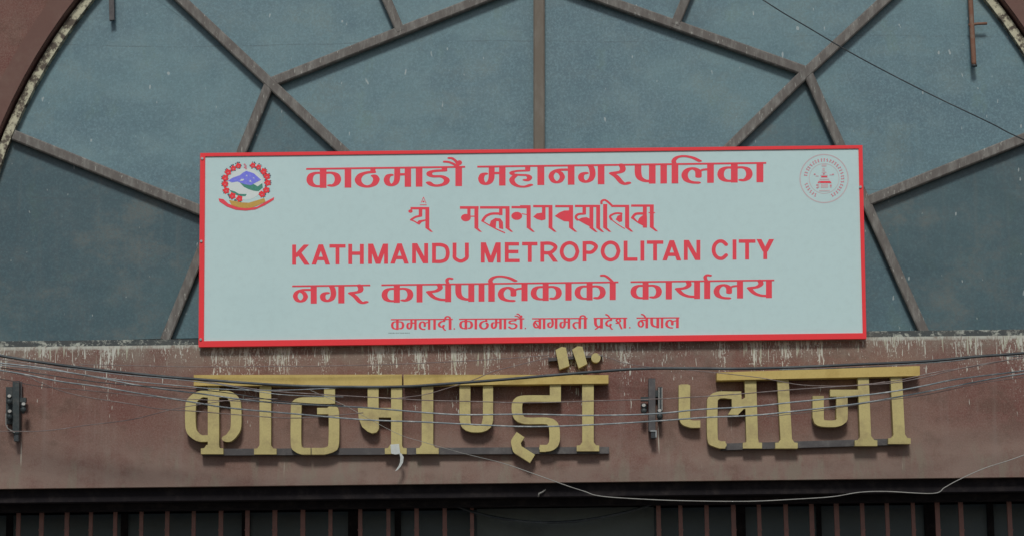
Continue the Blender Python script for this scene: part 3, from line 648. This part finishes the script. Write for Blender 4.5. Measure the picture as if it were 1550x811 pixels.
# --- city seal, top right
f9 = Z(1190, 220, 8.108); sc0 = f9([(465, 410)])[0]
def seal(I): I.ring(sc0[0], sc0[1], 36.4, 1.7, 48)
se = printed('seal', 'pink', sb, seal, FD)
printed('inner_ring', 'pink', se, lambda I: I.ring(sc0[0], sc0[1], 22.6, 0.8, 40), FD)
def ringtext(I):
    r3 = random.Random(8)
    k = 0
    for a in range(-170, 172, 9):
        if -100 < a < -84 or 0: continue
        if abs(a) > 160: continue
        t = math.radians(a - 90)
        for q in range(2):
            rr_ = 27 + q * 2.6 + r3.uniform(-.5, .5); t2 = t + r3.uniform(-.03, .03)
            I.line((sc0[0] + rr_ * math.cos(t2 - .035), sc0[1] + rr_ * math.sin(t2 - .035)), (sc0[0] + rr_ * math.cos(t2 + .035), sc0[1] + rr_ * math.sin(t2 + .035)), 1.1 + r3.random() * .5)
        I.line((sc0[0] + 25.6 * math.cos(t), sc0[1] + 25.6 * math.sin(t)), (sc0[0] + 30.8 * math.cos(t), sc0[1] + 30.8 * math.sin(t)), 1.0)
printed('ring_lettering', 'rose', se, ringtext, FD + .0004)
def temple(I):
    for a, b, w_, h_ in [(465, 250, 60, 26), (460, 300, 30, 40), (465, 335, 60, 16), (465, 372, 90, 12), (470, 420, 120, 14), (470, 500, 90, 50), (470, 560, 130, 16), (380, 380, 36, 14), (550, 365, 36, 14), (395, 500, 22, 46), (548, 500, 22, 46)]:
        I.poly(f9([(a - w_ / 2, b - h_ / 2), (a + w_ / 2, b - h_ / 2), (a + w_ / 2, b + h_ / 2), (a - w_ / 2, b + h_ / 2)]))
printed('temple', 'pink', se, temple, FD + .0004)
printed('roof_tiers', 'ink', se, lambda I: (I.poly(f9([(385, 466), (400, 440), (540, 440), (558, 466)])), I.poly(f9([(425, 396), (435, 380), (500, 380), (510, 396)]))), FD + .0008)
printed('posts', 'rose', se, lambda I: [I.dot(*f9([q])[0], 1.6, 1.2, 6) for q in ((380, 490), (382, 522), (548, 500), (462, 352), (410, 455), (350, 358), (575, 360))], FD + .0012)

# ================================================================== THE YELLOW LETTERS
LD, LT = 0.088, 0.07
jit = random.Random(4)
def letters(root, specs):
    for fn, lab in specs:
        I = Ink(); fn(I); geo = Geo(); I.solid(geo, LD + jit.uniform(-0.004, 0.006), LT); o = geo.out('letter', 'yellow', root)
        if lab: o['label'] = lab
def R_(I, x0, y0, x1, y1): I.poly([(x0, y0), (x1, y0), (x1, y1), (x0, y1)])
def foot(I, cx, yb, hw=17, sw=8.5):
    I.poly([(cx - hw, yb - 8.5), (cx - hw + 5, yb - 9), (cx - sw, yb - 14), (cx + sw, yb - 14), (cx + hw - 5, yb - 9), (cx + hw, yb - 8.5), (cx + hw, yb), (cx - hw, yb)])
def l_ka(I):
    R_(I, 314.5, 582.6, 331.5, 676); foot(I, 321, 686.4, 17); I.nib([(315, 596), (303, 596), (292, 604), (288.5, 614), (288.5, 645), (293, 656), (303, 662.5), (314, 662.5)], 16, 10)
    I.nib([(331, 596), (345, 596), (354, 603), (357, 614), (357, 645), (352, 656), (346, 662.5), (343.5, 662.8)], 16, 10)
def l_aa(cx, y0, yb, lean=0):
    def f(I): I.poly([(cx - 8.7 - lean, y0), (cx + 8.7 - lean, y0), (cx + 8.7, yb - 8), (cx - 8.7, yb - 8)]); foot(I, cx, yb)
    return f
def l_tha(I):
    R_(I, 490.5, 583, 507, 610); I.nib([(499, 605.5), (460, 605.5), (450, 609), (448.3, 618), (448, 670), (452, 679), (458, 682)], 16, 10); R_(I, 456, 677, 470.2, 687); R_(I, 471.6, 677, 492, 687); I.nib([(490, 682), (500, 679), (505, 670), (505, 622), (500, 621)], 16, 10); R_(I, 480, 616.4, 500, 626)
def l_ma(I):
    R_(I, 556.5, 583, 573, 620); I.poly([(541.6, 616.5), (573, 616.5), (573.5, 648), (570, 653.5), (563, 655), (556, 652), (548, 645), (543, 633)]); R_(I, 572, 616.5, 594, 631)
    R_(I, 592, 583, 608.5, 678); foot(I, 599, 686.2, 16.5)
def l_nna(I): R_(I, 695.5, 582.6, 712, 636); R_(I, 731, 582.6, 746.3, 636); I.nib([(703.7, 634), (706, 643), (714, 648), (728, 648), (736, 643), (738.3, 634)], 16, 10)
def l_dda(I):
    R_(I, 832.3, 579.5, 849, 607); I.nib([(840, 602.5), (796, 602.5), (785, 606), (782.3, 616), (785, 630), (796, 635.8), (826, 636), (836, 640), (839.3, 650), (839, 668), (833, 676), (824, 677.7)], 16, 10)
    I.line((817, 677.7), (826, 677.7), 10.4)
def l_hook(I):
    p = [(788, 657), (780.5, 668), (783, 679), (806, 693.5)]
    for a, b in zip(p[:-1], p[1:]): I.line(a, b, 14.5)
    I.dot(780.5, 668, 7.2); I.dot(783, 679, 7.2)
base1 = P(607, 690, LD)
w1 = thing('plaza_lettering', 'longer yellow word of raised metal letters at left on the maroon beam', 'lettering', base1, 'yellow words on the beam')
letters(w1, [(l_ka, None), (l_aa(401.5, 582.8, 686.8), None), (l_tha, None), (l_ma, None), (l_aa(647, 582.8, 686), None), (l_nna, None), (l_dda, None), (l_hook, None), (l_aa(890, 578.5, 682), None),
    (lambda I: I.poly([(841, 529), (850, 524.3), (856.6, 525.5), (862, 553), (847, 558.6)]), None), (lambda I: I.poly([(866, 528.5), (874, 523.5), (881.5, 524), (889, 550), (876, 556.6)]), None), (lambda I: I.dot(902, 541, 7.2), None)])
def headbar(root, quad):
    g_ = Geo(); g_.prism([P(x, y, LD + 0.026) for x, y in quad], 0.105); g_.out('headline_bar', 'ochre', root)
headbar(w1, [(293.3, 566.8), (608.4, 566.2), (608.4, 583), (293.3, 582.8)])
headbar(w1, [(611, 566.2), (921, 567), (921, 579.6), (611, 583)])
g_ = Geo(); g_.prism([P(x, y, 0.05) for x, y in [(306, 678.5), (922, 675.5), (922, 685.5), (306, 688.5)]], 0.0495); g_.out('mounting_rail', 'rail', w1)
g_ = Geo(); g_.prism([P(x, y, 0.05) for x, y in [(830, 541), (912, 536), (912, 539), (830, 546)]], 0.0495); g_.out('mounting_rail', 'rail', w1)

def m_pa(I): R_(I, 1027.3, 582.5, 1044.7, 634); I.poly([(1027.3, 582.5), (1031, 581), (1041, 581), (1044.7, 582.5)]); I.nib([(1036, 632), (1039, 638), (1047, 641), (1052, 641)], 16.5, 10.8); R_(I, 1046, 635.6, 1060, 646.4)
def m_la(I):
    I.poly([(1127, 573), (1144.6, 573), (1147.6, 670), (1130, 670)]); foot(I, 1139, 677.8, 14.5, 8.7)
    I.nib([(1092, 672.5), (1084, 670), (1078.5, 662), (1078.3, 612), (1080, 602), (1089, 597), (1106, 597)], 16, 10.5); R_(I, 1088, 667, 1098, 677.8)
    I.poly([(1100, 591.7), (1122, 591.7), (1122.5, 604), (1128, 601), (1134, 594), (1140, 600), (1140, 618), (1126, 618), (1117, 627), (1102, 626.6), (1108, 617), (1107.5, 603), (1100, 602.3)])
def m_ja(I):
    R_(I, 1230, 598.5, 1247, 632); I.nib([(1238.3, 630), (1241, 638), (1249, 640.2), (1264, 640.2), (1272, 637), (1275, 630), (1274.6, 600)], 16.6, 10); R_(I, 1256.6, 589, 1300, 599.5); R_(I, 1266, 592, 1282.7, 632)
    I.poly([(1298.4, 568.5), (1315, 568.5), (1319, 668), (1302, 668)]); foot(I, 1311, 674, 17)
base2 = P(1225, 682, LD)
w2 = thing('plaza_lettering', 'shorter yellow word of raised metal letters at right on the maroon beam', 'lettering', base2, 'yellow words on the beam')
letters(w2, [(m_pa, None), (m_la, None), (l_aa(1190.5, 572.5, 677.8, 5.5), None), (m_ja, None), (l_aa(1361.5, 566.5, 671, 5), None)])
headbar(w2, [(1085, 563), (1392.3, 553.3), (1392.3, 568), (1085, 575)])
g_ = Geo(); g_.prism([P(x, y, 0.05) for x, y in [(1092, 670.5), (1368, 662.5), (1368, 672), (1092, 680.5)]], 0.0495); g_.out('mounting_rail', 'rail', w2)

# scrap of plastic caught on the fourth letter
ps = thing('plastic_scrap', 'torn white plastic strip caught on the foot of a yellow letter', 'scrap', P(603, 690, 0.12))
def scrap(px_pts, y, th):
    g_ = Geo(); g_.prism([P(a, b, y) for a, b in px_pts], th); return g_
scrap([(591, 672), (604, 671), (605, 679), (606, 686), (598, 687), (592, 685.5)], 0.102, 0.006).out('patch', 'plastic', ps)
scrap([(604, 684), (608, 686), (611, 691), (610, 699), (606, 706), (601, 711), (598, 712), (603, 705), (605.5, 699), (606, 691)], 0.108, 0.005).out('tail', 'plastic', ps)

# ================================================================== CABLE BRACKETS
def bracket(ox, name_label, kind):
    rt = thing('cable_bracket', name_label, 'bracket', P(ox + 24 if kind == 0 else 988, 660, 0.05), 'iron cable brackets on the beam')
    def bx(x0, y0, x1, y1, d0, d1, nm, m):
        g_ = Geo(); g_.prism([P(x0, y0, d1), P(x1, y0, d1), P(x1, y1, d1), P(x0, y1, d1)], d1 - d0); return g_.out(nm, m, rt)
    def insul(cx, cy, r=3.4):
        a = P(cx, cy, 0.12); g_ = Geo()
        prof = [(0.0, .5), (.15, 1), (.35, 1), (.42, .6), (.55, 1.05), (.8, 1.05), (.86, .5), (1.0, .45)]
        n = 10; L_ = 0.085; rad = r * 0.005; v = []; f = []
        for (t, q) in prof:
            for k in range(n): v.append(a + Vector((rad * q * math.cos(2 * math.pi * k / n), rad * q * math.sin(2 * math.pi * k / n), 0.02 - L_ * t)))
        for i in range(len(prof) - 1):
            for k in range(n): f.append((i * n + k, i * n + (k + 1) % n, (i + 1) * n + (k + 1) % n, (i + 1) * n + k))
        f += [tuple(range(n)), tuple(range(len(v) - n, len(v)))]
        g_.add(v, f); g_.out('insulator', 'iron', rt, True)
        p = P(cx, cy - 1.5, 0.145); g_ = Geo(); g_.prism([p + Vector((.014 * math.cos(k * math.pi / 4), 0, .012 * math.sin(k * math.pi / 4))) for k in range(8)], .02); g_.out('cap', 'china', rt)
    if kind == 0:
        bx(19, 576, 29, 655, 0.02, 0.10, 'mast', 'iron'); bx(9, 585, 18.8, 641, 0.01, 0.06, 'plate', 'iron'); bx(21, 655, 28, 667, 0.03, 0.09, 'tail', 'wiredark')
        bx(29, 601, 39, 608, 0.04, 0.08, 'arm', 'iron'); bx(29.2, 577, 33, 604, 0.03, 0.05, 'plate', 'rail')
        for q in [(14, 600), (14.5, 623), (35.5, 612)]: insul(*q, 4.2)
        g_ = Geo(); g_.tube([P(x, y, .11) for x, y in [(9, 625), (9, 642), (12, 648), (22, 654)]], .004, 5); g_.out('tie_wire', 'wirepale', rt)
    else:
        bx(982, 572, 992, 652, 0.02, 0.10, 'mast', 'rail'); bx(996, 585, 1002.5, 636, 0.015, 0.075, 'plate', 'iron'); bx(991.5, 590, 997, 600, 0.03, .06, 'arm', 'iron')
        bx(970, 600, 982, 606, 0.04, 0.08, 'arm', 'iron'); bx(985.5, 652, 993, 662, 0.02, 0.105, 'tail', 'wiredark')
        for x0, y0, x1, y1 in [(984.5, 650.5, 994, 652.3), (992.3, 652.4, 994, 661)]: bx(x0, y0, x1, y1, 0.06, 0.112, 'rim', 'steel')
        insul(974.5, 614, 4.2); insul(998.5, 622, 4.0)
        for xx in (997, 1001.7): bx(xx, 586, xx + .9, 622, 0.0752, 0.082, 'rod', 'china')
    return rt
bracket(0, 'dark iron bracket with three knobs near the left end of the beam', 0)
bracket(0, 'dark iron bracket on the beam between the two yellow words', 1)

# ================================================================== PIPES ON THE WINDOW
g_ = Geo(); q = [P(1468, -60, -.05), P(1469, 0, -.05), P(1474, 95, -.05), P(1474.5, 99, -.05)]
rp = thing('rusty_pipe', 'rusty thin pipe hanging down over the upper right window pane', 'pipe', P(1474, 99, -.05))
g_.tube(q, .020, 10); g_.out('pipe', 'rust', rp, True)
g_ = Geo(); g_.tube([P(1466, 38.5, -.05), P(1480, 36.5, -.045), P(1494, 36, -.045)], .011, 8); g_.out('side_arm', 'rust', rp, True)
g_ = Geo(); p = P(1474.6, 99, -.045); g_.tube([p, p - Vector((0, 0, .012))], .023, 10); g_.out('collar', 'wiredark', rp, True)
dp = thing('hanging_rod', 'short dark rod hanging into the top of the upper left pane', 'rod', P(168, 30, -.06))
g_ = Geo(); g_.prism([P(a, b, -.05) for a, b in [(163, -60), (171.5, -60), (173, 30), (165.5, 31)]], .03); g_.out('rod', 'rail', dp)

# ================================================================== CABLES
def cable(name, label, cat, pts, d, r, mat, group='overhead wires crossing the facade', wob=0.0):
    pts = spline(pts, 6)
    q = [P(x, y, d) for x, y in pts]
    g_ = Geo(); g_.tube(q, r, 7)
    o = g_.out(name, mat, None, True); o['label'] = label; o['category'] = cat
    if group: o['group'] = group
    return o
cable('overhead_wire', 'thickest dark wire passing over the headline bars of both yellow words', 'wire',
      [(-400, 470), (-100, 522), (0, 538), (70, 549), (160, 560.5), (250, 569.5), (300, 573.5), (380, 579.5), (450, 583.5), (530, 585), (610, 584.5), (680, 580), (760, 574), (840, 567), (910, 561.5), (970, 557.5), (1040, 557), (1120, 557.5), (1200, 555.5), (1300, 551), (1400, 546.5), (1480, 539), (1550, 534), (1700, 520), (1950, 490)], .75, .0105, 'wiredark')
cable('overhead_wire', 'upper of the two grey wires through the middle of the yellow letters', 'wire',
      [(-400, 500), (-100, 540), (0, 549), (70, 557), (110, 564), (160, 573), (200, 581), (250, 588.5), (310, 596), (380, 605.5), (450, 611), (550, 616), (640, 623.5), (700, 627), (800, 626.2), (880, 628), (960, 627), (1010, 624), (1060, 619), (1140, 614.5), (1200, 608), (1290, 599.5), (1350, 592), (1400, 583), (1450, 573), (1550, 560.5), (1700, 540), (1950, 500)], .62, .0058, 'wire')
cable('overhead_wire', 'lower of the two grey wires through the middle of the yellow letters', 'wire',
      [(-400, 510), (-100, 548), (0, 560), (40, 566.5), (90, 576.5), (150, 584.5), (200, 593), (280, 606), (350, 617), (450, 626), (550, 634.5), (640, 638), (700, 641), (800, 645), (900, 642), (1000, 636), (1070, 631), (1140, 628), (1200, 622), (1300, 610), (1400, 592.5), (1500, 573), (1550, 565), (1700, 545), (1950, 505)], .58, .0058, 'wire')
cable('overhead_wire', 'thin pale wire just under the headline bars, above the two grey wires', 'wire',
      [(-400, 490), (-100, 532), (0, 543), (90, 556), (200, 563), (300, 575), (400, 590), (500, 597), (600, 602.5), (640, 605), (720, 607), (800, 608.8), (900, 606), (1000, 603), (1100, 597), (1200, 589), (1290, 583), (1350, 579), (1400, 570), (1450, 558), (1520, 545), (1700, 520), (1950, 480)], .5, .0038, 'wirebrown')
cable('overhead_wire', 'thin drooping brown wire at the left beside the iron bracket', 'wire',
      [(-300, 520), (0, 560), (60, 578), (90, 590), (130, 600), (200, 611), (240, 618), (300, 622), (360, 627), (450, 632), (550, 624)], .45, .0035, 'wirebrown')
cable('overhead_wire', 'faint level wire rising from the left bracket to the first yellow letter', 'wire',
      [(-300, 650), (0, 652), (70, 651), (130, 643), (200, 634), (260, 619), (300, 612), (360, 604), (420, 603)], .4, .003, 'wirebrown')
cable('overhead_wire', 'thin level wire above the left headline bar up to the slanted strokes', 'wire',
      [(120, 551), (240, 553.5), (300, 554.5), (400, 554), (500, 553), (600, 550.5), (700, 546), (780, 541), (832, 537)], .2, .003, 'wirebrown')
cable('overhead_wire', 'thin wire climbing steeply across the headline to the slanted strokes', 'wire',
      [(590, 603), (640, 597), (680, 586), (720, 573), (745, 562), (780, 553), (832, 540)], .22, .003, 'wirebrown')
cable('overhead_wire', 'thin sagging wire behind the round dot of the longer yellow word', 'wire',
      [(905, 536), (925, 542), (945, 549), (985, 555), (1060, 561), (1150, 571), (1215, 582), (1290, 583), (1340, 577)], .17, .003, 'wirebrown')
cable('drop_wire', 'pale loose wire sagging below the beam in front of the dark grille', 'wire',
      [(470, 590), (520, 612), (560, 634), (605, 657), (640, 668), (700, 685), (760, 700), (810, 717), (860, 735), (885, 743), (905, 749.5), (950, 753.5), (1030, 757), (1130, 758), (1200, 755), (1260, 751), (1300, 744.5), (1340, 743), (1412, 746), (1430, 737), (1450, 726), (1490, 708), (1550, 688), (1700, 630)], .35, lambda i: 0.0018 + 0.0016 * min(1, max(0, (i - 22) / 24)), 'wirepale', None)
cable('overhead_wire', 'dark wire slanting down across the upper right window panes', 'wire',
      [(950, -140), (1150, -3), (1225, 43), (1300, 87), (1400, 139), (1500, 187), (1550, 212), (1750, 300)], .3, .0048, 'wiredark')
cable('overhead_wire', 'hair-thin wire slanting over the pane right of the central mullion', 'wire',
      [(700, -130), (850, 0), (900, 38), (950, 70), (1010, 104), (1100, 160), (1180, 218)], -.145, .0022, 'wirebrown', None)
cable('black_cable', 'thick black cable hanging in a loop before the blank panel under the beam', 'cable',
      [(660, 757), (690, 765), (720, 775), (760, 784), (810, 789.5), (860, 789), (900, 784), (940, 776), (970, 768), (1000, 757)], -.40, .011, 'wiredark', None)

cable('overhead_wire', 'thin wire just below the thickest one at the far left', 'wire',
      [(-300, 500), (-60, 544), (0, 552), (80, 560), (180, 574), (260, 582), (330, 588), (420, 590), (520, 586)], .66, .0034, 'wire')
cable('overhead_wire', 'thin wire rising to the right edge between the thickest wire and the two grey wires', 'wire',
      [(1240, 586), (1300, 582), (1360, 575), (1420, 562), (1480, 553), (1550, 540), (1750, 505)], .48, .0036, 'wirebrown')
tw = thing('wire_end', 'short bent pale wire end on the dark housing below the slanted strokes', 'wire end', P(815, 750, -.06))
g_ = Geo(); g_.tube([P(826, 740, -.06), P(821, 744, -.05), P(816, 746, -.05), P(815, 751, -.06)], .006, 6); g_.out('wire', 'wirepale', tw, True)

cable('overhead_wire', 'thin wire starting below the two grey wires at the far left edge', 'wire',
      [(-300, 540), (-60, 566), (0, 573), (60, 584), (130, 590), (220, 599), (300, 604), (380, 607)], .52, .003, 'wirebrown')
cable('overhead_wire', 'thin dark wire crossing just above the left iron bracket', 'wire',
      [(-300, 545), (-60, 552), (0, 556), (80, 568), (160, 579), (240, 585), (330, 592), (430, 607), (520, 613)], .64, .0034, 'wiredark')
cable('overhead_wire', 'thin wire twisted along the thickest one towards the right edge', 'wire',
      [(1180, 559), (1260, 557), (1340, 553), (1400, 549), (1450, 545), (1500, 536), (1550, 538), (1750, 520)], .72, .0035, 'wire')

cable('overhead_wire', 'thin pale wire highest of the bundle at the far left edge', 'wire',
      [(-300, 480), (-60, 527), (0, 536), (80, 552), (180, 566), (260, 573), (330, 581), (420, 596), (520, 600)], .6, .0028, 'wire')
cable('overhead_wire', 'thin dusty wire lowest of the bundle at the right edge', 'wire',
      [(1160, 630), (1240, 621), (1320, 608), (1400, 597), (1480, 580), (1550, 570), (1750, 545)], .55, .0028, 'wirebrown')
